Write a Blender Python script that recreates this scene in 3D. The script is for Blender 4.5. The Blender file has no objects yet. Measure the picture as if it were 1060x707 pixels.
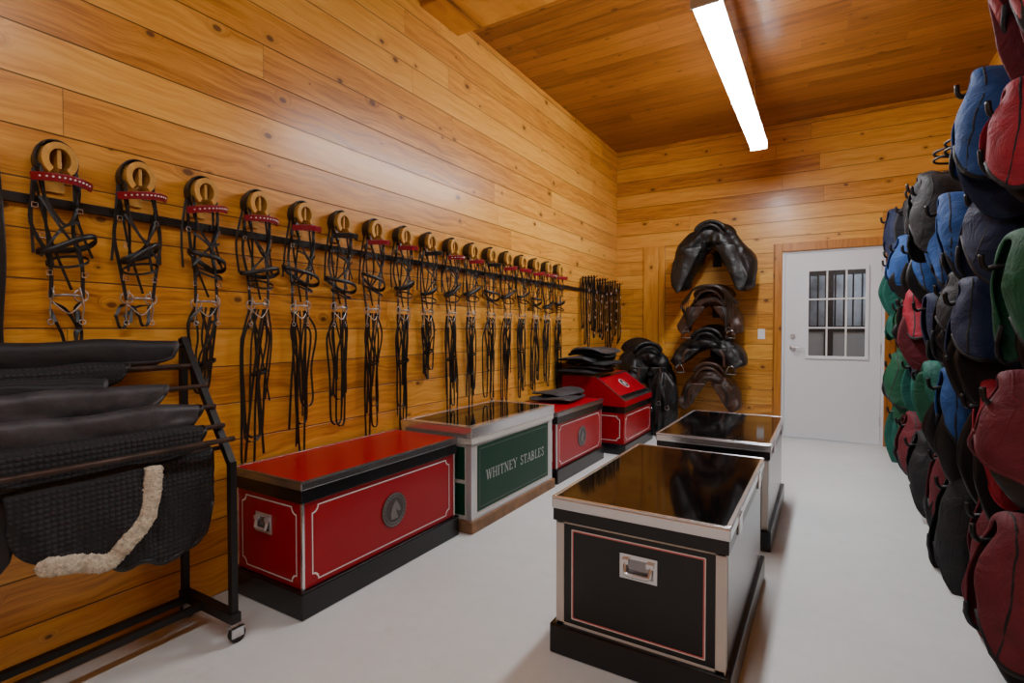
import bpy, bmesh, math, random
from mathutils import Vector, Matrix, noise
from math import sin, cos, pi, sqrt

S = bpy.context.scene
COL = S.collection

# ------------------------------------------------------------------ materials
class NT:
    def __init__(s, name):
        s.m = bpy.data.materials.new(name); s.m.use_nodes = True
        s.t = s.m.node_tree; s.b = s.t.nodes['Principled BSDF']
    def node(s, typ, ins=None, **props):
        n = s.t.nodes.new(typ)
        for k, v in props.items(): setattr(n, k, v)
        if ins:
            for k, v in ins.items(): s.put(n.inputs[k], v)
        return n
    def put(s, sock, v):
        if isinstance(v, bpy.types.NodeSocket): s.t.links.new(v, sock)
        else: sock.default_value = v
    def m_(s, op, a, b=None, c=None, clamp=False):
        n = s.t.nodes.new('ShaderNodeMath'); n.operation = op; n.use_clamp = clamp
        s.put(n.inputs[0], a)
        if b is not None: s.put(n.inputs[1], b)
        if c is not None: s.put(n.inputs[2], c)
        return n.outputs[0]
    def ss(s, v, lo, hi, a=0.0, b=1.0):
        n = s.node('ShaderNodeMapRange', interpolation_type='SMOOTHSTEP')
        s.put(n.inputs[0], v)
        for i, x in zip((1, 2, 3, 4), (lo, hi, a, b)): n.inputs[i].default_value = x
        return n.outputs[0]
    def vec(s, x, y, z):
        n = s.node('ShaderNodeCombineXYZ')
        s.put(n.inputs[0], x); s.put(n.inputs[1], y); s.put(n.inputs[2], z)
        return n.outputs[0]
    def noise(s, v, scale, detail=3, rough=.5, dist=0.):
        n = s.node('ShaderNodeTexNoise', {'Vector': v, 'Scale': scale, 'Detail': detail, 'Roughness': rough, 'Distortion': dist})
        return n.outputs[0]
    def ramp(s, f, stops):
        n = s.node('ShaderNodeValToRGB', {0: f}); r = n.color_ramp
        while len(r.elements) < len(stops): r.elements.new(.5)
        for e, (p, c) in zip(r.elements, stops):
            e.position = p; e.color = (*c, 1)
        return n.outputs[0]
    def mix(s, f, a, b, bt='MIX'):
        n = s.node('ShaderNodeMix', data_type='RGBA', blend_type=bt)
        s.put(n.inputs[0], f)
        for i, v in ((6, a), (7, b)):
            if isinstance(v, tuple): v = (*v[:3], 1)
            s.put(n.inputs[i], v)
        return n.outputs[2]
    def bump(s, h, st=.3, d=.01):
        n = s.node('ShaderNodeBump', {'Strength': st, 'Distance': d, 'Height': h})
        s.t.links.new(n.outputs[0], s.b.inputs['Normal'])
    def set(s, **k):
        for a, v in k.items():
            a = a.replace('_', ' ')
            if isinstance(v, tuple) and len(v) == 3: v = (*v, 1)
            s.put(s.b.inputs[a], v)
        return s

def plank_mat(name, al, ac, pw, pl, stops, rough=.27, dark=(.16, .05, .008)):
    t = NT(name)
    co = t.node('ShaderNodeTexCoord').outputs['Object']
    sp = t.node('ShaderNodeSeparateXYZ', {0: co}).outputs
    a, b = sp[al], sp[ac]
    bb = t.m_('DIVIDE', b, pw)
    row = t.m_('FLOOR', bb); fb = t.m_('FRACT', bb)
    wn = t.node('ShaderNodeTexWhiteNoise', noise_dimensions='1D'); t.put(wn.inputs['W'], row)
    a2 = t.m_('ADD', t.m_('DIVIDE', a, pl), t.m_('MULTIPLY', wn.outputs[0], 7.3))
    col = t.m_('FLOOR', a2); fa = t.m_('FRACT', a2)
    w2 = t.node('ShaderNodeTexWhiteNoise', {'Vector': t.vec(row, col, 3.0)}, noise_dimensions='3D')
    idv = w2.outputs[0]
    shift = t.m_('MULTIPLY', idv, 37.0)
    wob = t.noise(co, 3.0, 2)
    kv = t.vec(t.m_('ADD', t.m_('MULTIPLY', a, 2.1), shift), t.m_('MULTIPLY', b, 3.2), 0.0)
    vo = t.node('ShaderNodeTexVoronoi', {'Vector': kv, 'Scale': 1.0}, voronoi_dimensions='2D')
    d = t.m_('ADD', vo.outputs['Distance'], t.m_('MULTIPLY', t.m_('SUBTRACT', wob, .5), .03))
    ksz = t.node('ShaderNodeSeparateColor', {0: vo.outputs['Color']}).outputs[0]
    d2 = t.m_('DIVIDE', d, t.m_('ADD', .22, t.m_('MULTIPLY', ksz, .85)))
    knot = t.ss(d2, .035, .066, 1, 0)
    halo = t.ss(d2, .04, .18, 1, 0)
    g = t.m_('ADD', t.m_('MULTIPLY', b, 9.0), t.m_('MULTIPLY', halo, .7))
    g = t.m_('ADD', g, t.m_('MULTIPLY', wob, .8))
    gv = t.vec(t.m_('ADD', t.m_('MULTIPLY', a, .9), shift), t.m_('MULTIPLY', g, 1.3), shift)
    gr = t.noise(gv, 2.4, 7, .68)
    rings = t.noise(t.vec(t.m_('ADD', t.m_('MULTIPLY', a, .5), shift), t.m_('MULTIPLY', g, 5.0), shift), 2.0, 2)
    fine = t.noise(t.vec(t.m_('MULTIPLY', a, 6.0), t.m_('MULTIPLY', b, 190.0), shift), 1.0, 2)
    v = t.m_('ADD', t.m_('MULTIPLY', gr, .62), t.m_('MULTIPLY', fine, .16))
    v = t.m_('ADD', v, t.m_('MULTIPLY', rings, .22))
    v = t.m_('ADD', v, t.m_('MULTIPLY', t.m_('SUBTRACT', idv, .5), .20))
    c = t.ramp(v, stops)
    c = t.mix(t.m_('MULTIPLY', halo, .26), c, dark)
    c = t.mix(t.m_('MULTIPLY', knot, .85), c, (dark[0]*.55, dark[1]*.45, dark[2]*.6))
    eb = t.m_('MULTIPLY', t.m_('MINIMUM', fb, t.m_('SUBTRACT', 1.0, fb)), pw)
    ea = t.m_('MULTIPLY', t.m_('MINIMUM', fa, t.m_('SUBTRACT', 1.0, fa)), pl)
    gb = t.ss(eb, .0012, .0040, 1, 0)
    ga = t.ss(ea, .0008, .002, 1, 0)
    gm = t.m_('MAXIMUM', gb, t.m_('MULTIPLY', ga, .7))
    c = t.mix(t.m_('MULTIPLY', gm, .85), c, (.045, .014, .003))
    t.set(Base_Color=c, Roughness=t.m_('ADD', rough, t.m_('MULTIPLY', gr, .14)))
    t.set(Coat_Weight=.08, Coat_Roughness=.16)
    hgt = t.m_('ADD', t.m_('MULTIPLY', gm, -1.0), t.m_('MULTIPLY', gr, .10))
    t.bump(hgt, .6, .004)
    return t.m

WALLC = [(.30, (.34, .112, .011)), (.44, (.60, .245, .028)), (.57, (.76, .355, .050)), (.74, (.87, .48, .095))]
BACKC = [(.30, (.32, .108, .011)), (.44, (.56, .232, .028)), (.57, (.71, .335, .048)), (.74, (.81, .44, .08))]
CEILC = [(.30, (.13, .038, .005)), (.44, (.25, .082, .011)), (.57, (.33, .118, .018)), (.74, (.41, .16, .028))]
CASEC = [(.30, (.20, .060, .006)), (.44, (.38, .130, .014)), (.57, (.50, .190, .024)), (.74, (.58, .25, .04))]
M_WL = plank_mat('pine_planks_left', 1, 2, .172, 3.1, WALLC)
M_WB = plank_mat('pine_planks_back', 0, 2, .172, 2.9, BACKC)
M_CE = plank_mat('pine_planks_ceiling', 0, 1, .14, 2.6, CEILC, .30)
M_TR = plank_mat('pine_board_upright', 2, 0, .5, 3.3, BACKC)
M_CA = plank_mat('pine_door_casing', 2, 0, .5, 3.3, CASEC)
M_TX = plank_mat('pine_board_across', 0, 2, .5, 4.3, BACKC)

def plain(name, c, rough=.5, metal=0., nz=0., nscale=40, bump=0., bd=.002, **k):
    t = NT(name); t.set(Base_Color=c, Roughness=rough, Metallic=metal)
    if nz or bump:
        co = t.node('ShaderNodeTexCoord').outputs['Object']
        n = t.noise(co, nscale, 4, .6)
        if nz:
            lo = tuple(x*(1-nz) for x in c); hi = tuple(min(1, x*(1+nz)) for x in c)
            t.set(Base_Color=t.ramp(n, [(.3, lo), (.7, hi)]))
        if bump: t.bump(n, bump, bd)
    for a, v in k.items(): t.set(**{a: v})
    return t.m

def quilt(name, c, scale, rough=.8, bump=.8, kind='dots'):
    t = NT(name)
    co = t.node('ShaderNodeTexCoord').outputs['Object']
    if kind == 'dots':
        v = t.node('ShaderNodeTexVoronoi', {'Vector': co, 'Scale': scale}); v.inputs['Randomness'].default_value = .15
        h = t.ss(v.outputs['Distance'], .15, .6, 1, 0)
    else:
        w = t.node('ShaderNodeTexWave', {'Vector': co, 'Scale': scale, 'Distortion': 1.0}); h = w.outputs[1]
    n = t.noise(co, 6, 3)
    cc = t.mix(h, tuple(x*.35 for x in c), tuple(min(1, x*1.3) for x in c))
    cc = t.mix(t.m_('MULTIPLY', n, .5), cc, c)
    t.set(Base_Color=cc, Roughness=rough); t.bump(h, bump, .004)
    return t.m

M_BLK = plain('black_leather', (.006, .0058, .0055), .42, nz=.4, nscale=30, bump=.25)
M_BRN = plain('dark_brown_leather', (.045, .018, .009), .42, nz=.4, nscale=25, bump=.4, bd=.006)
M_BRD = plain('dark_bridle_leather', (.014, .007, .004), .42, nz=.4, nscale=25, bump=.3)
M_SADL = plain('black_saddle_leather', (.005, .005, .0055), .45, bump=.8, nscale=12, bd=.016)
M_RED = plain('red_paint', (.33, .003, .011), .30, Specular_IOR_Level=.30)
M_REDTOP = plain('red_glossy_lid', (.37, .002, .013), .28, Specular_IOR_Level=.12)
M_REDL = plain('red_browband', (.26, .004, .016), .4)
M_BP = plain('black_paint', (.005, .005, .006), .25)
M_MIR = plain('black_glossy_lid', (.005, .004, .004), .06, Specular_IOR_Level=.28)
M_GRN = plain('dark_green_paint', (.004, .045, .024), .45, Specular_IOR_Level=.25)
M_WHT = plain('cream_white_paint', (.60, .59, .55), .4)
M_CHR = plain('chrome', (.78, .79, .81), .20, .85)
M_DCHR = plain('dark_polished_metal', (.30, .30, .31), .22, .9)
M_BIT = plain('dull_steel_bit', (.50, .49, .48), .32, .9)
M_STEEL = plain('brushed_steel', (.60, .61, .63), .32, .6, bump=.1, nscale=90)
M_SIL = plain('silver_lettering', (.48, .51, .49), .5, .0)
M_PIN = plain('white_pinstripe', (.75, .72, .70), .5)
M_PINR = plain('pale_red_pinstripe', (.55, .12, .12), .5)
M_GREY = plain('dark_grey_emblem', (.05, .045, .043), .5)
M_GREYL = plain('light_grey_emblem', (.16, .15, .145), .5)
M_PLY = plain('plywood_base', (.20, .10, .045), .6, nz=.3, nscale=12)
M_IRON = plain('black_iron', (.010, .009, .009), .45, .3, bump=.3, nscale=60)
M_RUST = plain('worn_rust_iron', (.06, .035, .025), .5, .5, nz=.5, nscale=20)
M_DOOR = plain('white_door_paint', (.76, .78, .82), .42)
M_WPL = plain('white_plastic', (.78, .78, .77), .4)
M_TAN = plain('golden_varnished_wood', (.58, .30, .06), .3, nz=.3, nscale=18)
M_CORR = plain('corridor_grey_wall', (.16, .165, .18), .7, nz=.9, nscale=1.5)
M_PAD1 = quilt('black_waffle_fabric', (.016, .016, .019), 62)
M_PAD2 = quilt('charcoal_ribbed_fabric', (.024, .024, .028), 60, kind='wave')
M_PAD3 = plain('black_soft_pad', (.011, .011, .012), .6, nz=.4, nscale=9, bump=.6, bd=.010)
M_PAD4 = plain('grey_worn_pad', (.042, .042, .046), .5, nz=.6, nscale=10, bump=.8, bd=.010)
M_FLC = plain('sheepskin_fleece', (.60, .53, .40), .95, nz=.3, nscale=60, bump=1.0, bd=.014)
M_RUB = plain('black_rubber', (.008, .008, .008), .7)

def fabric(name, c):
    t = NT(name)
    co = t.node('ShaderNodeTexCoord').outputs['Object']
    n = t.noise(co, 8, 5, .62, .8); f = t.noise(co, 220, 2)
    t.set(Base_Color=t.ramp(n, [(.25, tuple(x*.6 for x in c)), (.75, tuple(min(1, x*1.15) for x in c))]), Roughness=.72)
    t.bump(t.m_('ADD', n, t.m_('MULTIPLY', f, .05)), .6, .03)
    return t.m
FAB = {k: fabric(k+'_cover_cloth', c) for k, c in dict(
    blue=(.007, .070, .27), navy=(.006, .016, .060), red=(.33, .007, .026), maroon=(.13, .007, .016), green=(.005, .095, .040),
    teal=(.006, .12, .085), black=(.007, .007, .009), grey=(.03, .03, .034), rose=(.36, .06, .07)).items()}

t = NT('pale_concrete')
co = t.node('ShaderNodeTexCoord').outputs['Object']
n1 = t.noise(co, 1.1, 4, .6); n2 = t.noise(co, 14, 5, .65)
c = t.ramp(t.m_('ADD', t.m_('MULTIPLY', n1, .7), t.m_('MULTIPLY', n2, .3)), [(.3, (.62, .66, .65)), (.7, (.76, .80, .79))])
st = t.ss(t.noise(co, 4.5, 6, .7), .58, .75)
c = t.mix(t.m_('MULTIPLY', st, .28), c, (.44, .44, .41))
t.set(Base_Color=c, Roughness=t.m_('ADD', .30, t.m_('MULTIPLY', n2, .2))); t.bump(n2, .12, .003)
M_FLR = t.m

def emis(name, st):
    t = NT(name); t.set(Base_Color=(.9, .9, .9), Emission_Color=(.97, .97, 1.0), Emission_Strength=st); return t.m
M_EM = emis('fluorescent_diffuser', 70.0)
M_EM2 = emis('fluorescent_diffuser_dim', 29.0)
t = NT('window_glass'); t.set(Base_Color=(.9, .93, .95), Roughness=.02, Transmission_Weight=1.0, IOR=1.3); M_GLS = t.m

# ------------------------------------------------------------------ mesh builder
def spl(P, n=6, closed=False):
    P = [Vector(p) for p in P]; out = []; N = len(P)
    rng = N if closed else N-1
    for i in range(rng):
        if closed: p0, p1, p2, p3 = P[i-1], P[i], P[(i+1) % N], P[(i+2) % N]
        else: p0, p1, p2, p3 = P[max(i-1, 0)], P[i], P[i+1], P[min(i+2, N-1)]
        for k in range(n):
            u = k/n
            out.append(.5*((2*p1)+(p2-p0)*u+(2*p0-5*p1+4*p2-p3)*u*u+(3*p1-p0-3*p2+p3)*u**3))
    if not closed: out.append(P[-1])
    return out

class MB:
    def __init__(s): s.v = []; s.f = []; s.mi = []
    def add(s, vs, fs, mi=0):
        o = len(s.v); s.v += [tuple(v) for v in vs]
        for f in fs: s.f.append([o+i for i in f]); s.mi.append(mi)
        return s
    def box(s, x0, x1, y0, y1, z0, z1, mi=0):
        vs = [(x, y, z) for x in (x0, x1) for y in (y0, y1) for z in (z0, z1)]
        return s.add(vs, [(0, 1, 3, 2), (4, 6, 7, 5), (0, 4, 5, 1), (2, 3, 7, 6), (0, 2, 6, 4), (1, 5, 7, 3)], mi)
    def sweep(s, P, prof, wd=None, closed=False, mi=0):
        P = [Vector(p) for p in P]; N = len(P); vs = []; prev = None
        for i, p in enumerate(P):
            if closed: tg = P[(i+1) % N]-P[i-1]
            else: tg = P[min(i+1, N-1)]-P[max(i-1, 0)]
            if tg.length < 1e-9: tg = Vector((0, 0, 1))
            tg.normalize()
            if wd is not None:
                w = Vector(wd); w = w-tg*w.dot(tg)
                if w.length < 1e-3: w = prev if prev is not None else tg.orthogonal()
            else:
                w = (prev-tg*prev.dot(tg)) if prev is not None else tg.orthogonal()
                if w.length < 1e-4: w = tg.orthogonal()
            w = w.normalized(); prev = w; nn = tg.cross(w)
            pr = prof(i) if callable(prof) else prof
            for a, b in pr: vs.append(p+w*a+nn*b)
        k = len(pr); fs = []
        for i in range(N if closed else N-1):
            j = (i+1) % N
            for q in range(k): fs.append((i*k+q, i*k+(q+1) % k, j*k+(q+1) % k, j*k+q))
        if not closed: fs.append(tuple(range(k))); fs.append(tuple((N-1)*k+q for q in range(k)))
        return s.add(vs, fs, mi)
    def tube(s, P, r, n=8, closed=False, mi=0):
        return s.sweep(P, [(r*cos(2*pi*k/n), r*sin(2*pi*k/n)) for k in range(n)], None, closed, mi)
    def ribbon(s, P, w, th=.004, wd=(1, 0, 0), closed=False, mi=0):
        return s.sweep(P, [(-w/2, -th/2), (w/2, -th/2), (w/2, th/2), (-w/2, th/2)], wd, closed, mi)
    def prism(s, pts, o, u, v, n, d, mi=0):
        o, u, v, n = map(Vector, (o, u, v, n)); k = len(pts)
        vs = [o+u*a+v*b for a, b in pts]+[o+u*a+v*b+n*d for a, b in pts]
        fs = [tuple(range(k)), tuple(range(k, 2*k))]+[(i, (i+1) % k, k+(i+1) % k, k+i) for i in range(k)]
        return s.add(vs, fs, mi)
    def grid(s, fn, nu, nv, mi=0, wrapu=False):
        vs = [fn(i/(nu if wrapu else nu-1), j/(nv-1)) for j in range(nv) for i in range(nu)]
        fs = []
        for j in range(nv-1):
            for i in range(nu if wrapu else nu-1):
                i2 = (i+1) % nu
                fs.append((j*nu+i, j*nu+i2, (j+1)*nu+i2, (j+1)*nu+i))
        return s.add(vs, fs, mi)
    def ring(s, c, r, rr, ax='x', n=16, m=6, mi=0, sy=1.0):
        P = []
        for k in range(n):
            a = 2*pi*k/n; p = (0, r*cos(a)*sy, r*sin(a)) if ax == 'x' else ((r*cos(a)*sy, 0, r*sin(a)) if ax == 'y' else (r*cos(a)*sy, r*sin(a), 0))
            P.append(Vector(c)+Vector(p))
        return s.tube(P, rr, m, True, mi)
    def obj(s, name, mats, parent=None, smooth=False, bevel=0, seg=2, solid=0, sub=0, loc=(0, 0, 0), recalc=True):
        me = bpy.data.meshes.new(name); me.from_pydata(s.v, [], s.f); me.update()
        if not isinstance(mats, (list, tuple)): mats = [mats]
        for m in mats: me.materials.append(m)
        for p, i in zip(me.polygons, s.mi): p.material_index = i; p.use_smooth = smooth
        if recalc:
            bm = bmesh.new(); bm.from_mesh(me); bmesh.ops.recalc_face_normals(bm, faces=bm.faces); bm.to_mesh(me); bm.free()
        o = bpy.data.objects.new(name, me); COL.objects.link(o); o.location = loc
        if parent: o.parent = parent
        if solid: md = o.modifiers.new('s', 'SOLIDIFY'); md.thickness = solid; md.offset = 0
        if bevel:
            md = o.modifiers.new('b', 'BEVEL'); md.width = bevel; md.segments = seg; md.limit_method = 'ANGLE'; md.harden_normals = False
        if sub: md = o.modifiers.new('u', 'SUBSURF'); md.levels = sub; md.render_levels = sub
        return o

def top(o, label, cat, group=None):
    o['label'] = label; o['category'] = cat
    if group: o['group'] = group
    return o
def empty(name, loc, label, cat, group=None, rz=0):
    e = bpy.data.objects.new(name, None); COL.objects.link(e); e.location = loc; e.empty_display_size = .1
    e.rotation_euler = (0, 0, rz)
    return top(e, label, cat, group)
def struct(o, label=None, cat='structure'):
    o['kind'] = 'structure'; o['label'] = label or 'part of the pine room'; o['category'] = cat
    return o

# serif capitals drawn as strokes
TK, TN = .12, .055
GL = {
 'W': (1.05, [((.08,1),(.30,0),TK),((.30,0),(.52,.95),TN),((.52,.95),(.74,0),TK),((.74,0),(.97,1),TN)], [(.08,1),(.97,1),(.52,1)]),
 'H': (.80, [((.14,0),(.14,1),TK),((.66,0),(.66,1),TK),((.14,.5),(.66,.5),TN)], [(.14,0),(.14,1),(.66,0),(.66,1)]),
 'I': (.36, [((.18,0),(.18,1),TK)], [(.18,0),(.18,1)]),
 'T': (.72, [((.36,0),(.36,1),TK),((.04,.96),(.68,.96),TN),((.05,.8),(.05,1),TN),((.67,.8),(.67,1),TN)], [(.36,0)]),
 'N': (.86, [((.14,0),(.14,1),TN),((.14,1),(.70,0),TK),((.70,0),(.70,1),TN)], [(.14,0),(.10,1),(.70,1)]),
 'E': (.68, [((.14,0),(.14,1),TK),((.14,.96),(.58,.96),TN),((.14,.52),(.46,.52),TN),((.14,.04),(.60,.04),TN),((.58,.8),(.58,1),TN),((.60,0),(.60,.2),TN)], [(.12,0),(.12,1)]),
 'Y': (.80, [((.40,0),(.40,.45),TK),((.06,1),(.40,.45),TK),((.74,1),(.40,.45),TN)], [(.40,0),(.08,1),(.72,1)]),
 'A': (.84, [((.10,0),(.42,1),TN),((.42,1),(.74,0),TK),((.20,.34),(.64,.34),TN)], [(.10,0),(.74,0)]),
 'L': (.66, [((.14,0),(.14,1),TK),((.14,.04),(.58,.04),TN),((.58,0),(.58,.22),TN)], [(.14,0),(.14,1)]),
 'B': (.72, [((.14,0),(.14,1),TK)]+[((.14+.36*sin(pi*k/8), .98-.23*(1-cos(pi*k/8))),(.14+.36*sin(pi*(k+1)/8), .98-.23*(1-cos(pi*(k+1)/8))),.09) for k in range(8)]
        +[((.14+.44*sin(pi*k/8), .52-.25*(1-cos(pi*k/8))),(.14+.44*sin(pi*(k+1)/8), .52-.25*(1-cos(pi*(k+1)/8))),.09) for k in range(8)], [(.12,0),(.12,1)]),
}
sp_ = spl([(.52,.80,0),(.44,.95,0),(.28,.98,0),(.13,.88,0),(.12,.72,0),(.26,.56,0),(.42,.45,0),(.53,.30,0),(.48,.10,0),(.30,.02,0),(.14,.08,0),(.08,.24,0)], 3)
GL['S'] = (.62, [((a[0],a[1]),(b[0],b[1]),.09) for a, b in zip(sp_, sp_[1:])], [])
def serif_text(txt, h, width, o, u, v, n, mat, parent):
    adv = sum(GL[c][0] if c != ' ' else .5 for c in txt); k = len(txt)-1
    gap = (width/h-adv)/k; x = -width/h/2; m = MB(); o = Vector(o)
    def seg(p, q, w):
        p, q = Vector(p), Vector(q); d = (q-p)
        if d.length < 1e-6: return
        d.normalize(); nn = Vector((-d.y, d.x))*w/2; e = d*.01
        pts = [p-e+nn, p-e-nn, q+e-nn, q+e+nn]
        m.prism([((a.x+x)*h, (a.y-.5)*h) for a in pts], o, u, v, n, .0008)
    for ch in txt:
        if ch == ' ': x += .5+gap; continue
        w, st, sf = GL[ch]
        for p, q, ww in st: seg(p, q, ww)
        for a, b in sf: seg((a-.13, b+(.03 if b < .5 else -.03)), (a+.13, b+(.03 if b < .5 else -.03)), .05)
        x += w+gap
    return m.obj('lettering', mat, parent)

# ------------------------------------------------------------------ room
XL, XR, YB, YF, H = -2.35, 1.18, 6.56, -2.2, 3.49
DX0, DX1, DH = -.43, .52, 2.07
struct(MB().box(XL-.12, XL, YF-.12, YB+.12, 0, H).obj('wall_left', M_WL), 'varnished knotty pine plank wall', 'wall')
struct(MB().box(XR, XR+.12, YF-.12, YB+.12, 0, H).obj('wall_right', M_WL), 'varnished knotty pine plank wall', 'wall')
struct(MB().box(XL, DX0, YB, YB+.12, 0, H).box(DX1, XR, YB, YB+.12, 0, H).box(DX0, DX1, YB, YB+.12, DH, H).obj('wall_back', M_WB), 'varnished knotty pine plank wall with a doorway', 'wall')
struct(MB().box(XL, XR, YF-.12, YF, 0, H).obj('wall_front', M_WB), 'varnished knotty pine plank wall', 'wall')
struct(MB().box(-3.2, 2.4, YF-.2, 9.4, -.12, 0).obj('floor', M_FLR), 'pale grey concrete floor', 'floor')
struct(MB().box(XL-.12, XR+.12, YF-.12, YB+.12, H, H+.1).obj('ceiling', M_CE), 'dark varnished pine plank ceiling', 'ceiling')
struct(MB().box(XL, XR, 2.72, 3.13, H-.13, H).obj('trim_1', M_TX, bevel=.004), 'pine boxed beam under the ceiling', 'beam')
struct(MB().box(XL, XL+.02, .2, 6.50, 1.63, 1.662).obj('trim_2', M_BLK), 'black rail board carrying bridle hooks', 'rail')
struct(MB().box(DX0-.085, DX0+.005, YB-.026, YB, 0, DH+.085).box(DX1-.005, DX1+.085, YB-.026, YB, 0, DH+.085).box(DX0+.005, DX1-.005, YB-.026, YB, DH-.005, DH+.085).obj('trim_3', M_CA, bevel=.003), 'pine casing around the door', 'door casing')
struct(MB().box(-1.985, -1.80, YB-.03, YB, .62, 2.24).box(-1.795, -1.72, YB-.03, YB, .55, 2.24).obj('trim_4', M_TR, bevel=.003), 'upright pine boards on the wall', 'trim')
struct(MB().box(-3.2, 2.4, 8.6, 8.7, 0, 2.9).obj('wall_corridor', M_CORR), 'grey corridor wall beyond the door', 'wall')
mb = MB()
for i in range(26): x = -1.2+i*.1; mb.tube([(x, 8.2, 1.25), (x, 8.2, 1.95)], .010, 6)
mb.box(-1.3, 1.5, 8.17, 8.23, 1.93, 1.99).box(-1.3, 1.5, 8.17, 8.23, 1.17, 1.25).box(-.02, .08, 8.15, 8.25, 0, 2.3)
e = empty('stall_front', (0, 0, 0), 'dark stall front with upright steel bars behind the door glass', 'stall front')
mb.obj('bar_grille', M_IRON, e)
MB().box(-1.3, 1.5, 8.18, 8.22, 0, 1.17).obj('lower_panel', M_GREYL, e)

# door
d = MB()
wx0, wx1, wz0, wz1 = -.17, .355, .91, 1.84
x0, x1, z0, z1 = DX0+.035, DX1-.035, .012, DH-.03
y0, y1 = YB+.01, YB+.055
d.box(x0, wx0, y0, y1, z0, z1).box(wx1, x1, y0, y1, z0, z1).box(wx0, wx1, y0, y1, z0, wz0).box(wx0, wx1, y0, y1, wz1, z1)
door = struct(d.obj('door_1', M_DOOR), 'white half-glazed steel door with nine panes', 'door')
MB().box(DX0+.001, x0-.003, YB, YB+.12, 0, DH).box(x1+.003, DX1-.001, YB, YB+.12, 0, DH).box(x0-.003, x1+.003, YB, YB+.12, z1+.003, DH-.001).obj('door_frame', M_DOOR, door)
f = MB(); q = .028
f.box(wx0-q, wx0+.006, y0-.014, y0, wz0-q, wz1+q).box(wx1-.006, wx1+q, y0-.014, y0, wz0-q, wz1+q).box(wx0, wx1, y0-.014, y0, wz0-q, wz0+.006).box(wx0, wx1, y0-.014, y0, wz1-.006, wz1+q)
f.obj('window_frame', M_DOOR, door, bevel=.003)
f = MB()
for k in (1, 2):
    xx = wx0+(wx1-wx0)*k/3; f.box(xx-.008, xx+.008, y0-.006, y0+.01, wz0, wz1)
    zz = wz0+(wz1-wz0)*k/3; f.box(wx0, wx1, y0-.005, y0+.009, zz-.008, zz+.008)
f.obj('muntin_grid', M_WPL, door)
MB().box(wx0, wx1, y0+.018, y0+.024, wz0, wz1).obj('window_glass', M_GLS, door)
hx, hz = -.315, 1.0
f = MB().tube([(hx, y0, hz), (hx, y0-.012, hz)], .03, 18)
f.tube([(hx, y0-.01, hz), (hx, y0-.05, hz)], .010, 10).tube(spl([(hx, y0-.05, hz), (hx+.05, y0-.053, hz+.003), (hx+.115, y0-.048, hz-.004)], 4), .009, 10)
f.obj('lever_handle', M_STEEL, door, smooth=True)
MB().tube([(hx, y0, hz+.13), (hx, y0-.015, hz+.13)], .026, 18).obj('deadbolt', M_STEEL, door)
for z in (.25, 1.0, 1.85): MB().tube([(x1+.002, y0-.006, z-.05), (x1+.002, y0-.006, z+.05)], .008, 8).obj('hinge', M_STEEL, door)

e = empty('light_switch', (-.63, YB, 1.15), 'white plastic rocker switch plate on the pine wall', 'light switch')
MB().box(-.037, .037, -.006, 0, -.058, .058).obj('plate', M_WPL, e, bevel=.003)
MB().box(-.016, .016, -.010, -.005, -.032, .032).obj('rocker', M_WPL, e, bevel=.002)

# ------------------------------------------------------------------ lights
def fixture(x, ya, yb, z, em):
    e = empty('fluorescent_light', (x, (ya+yb)/2, z), 'long white fluorescent strip light hung under the ceiling', 'ceiling light', 'fluorescent lights')
    L = (yb-ya)/2
    lens = [(-.072, .0), (-.07, -.03), (-.05, -.05), (0, -.058), (.05, -.05), (.07, -.03), (.072, 0)]
    vs = [(a, -L, b) for a, b in lens]+[(a, L, b) for a, b in lens]; k = len(lens)
    MB().add(vs, [(i, i+1, k+i+1, k+i) for i in range(k-1)]+[tuple(range(k)), tuple(range(k, 2*k))]).obj('diffuser', em, e)
    MB().box(-.068, .068, -L-.012, L+.012, .001, .035).box(-.075, .075, -L-.016, -L-.002, -.058, .035).box(-.075, .075, L+.002, L+.016, -.058, .035).obj('housing', M_WPL, e, bevel=.004)
    for s in (-1, 1): MB().tube([(0, s*L*.75, .035), (0, s*L*.75, H-z)], .0025, 6).obj('suspension_wire', M_STEEL, e)
fixture(-.57, 2.93, 5.50, 2.97, M_EM)
fixture(-.57, -1.3, 1.15, 2.97, M_EM2)
ld = bpy.data.lights.new('corridor_fill_light', 'AREA'); ld.energy = 75; ld.size = 1.2; ld.color = (.85, .92, 1)  # added fill light so the corridor shows through the glass, no fixture there
lo = bpy.data.objects.new('corridor_fill_light', ld); COL.objects.link(lo); lo.location = (.3, 7.6, 2.8)
lo['label'] = 'added cool fill light, unseen, beyond the door'; lo['category'] = 'fill light'

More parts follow.
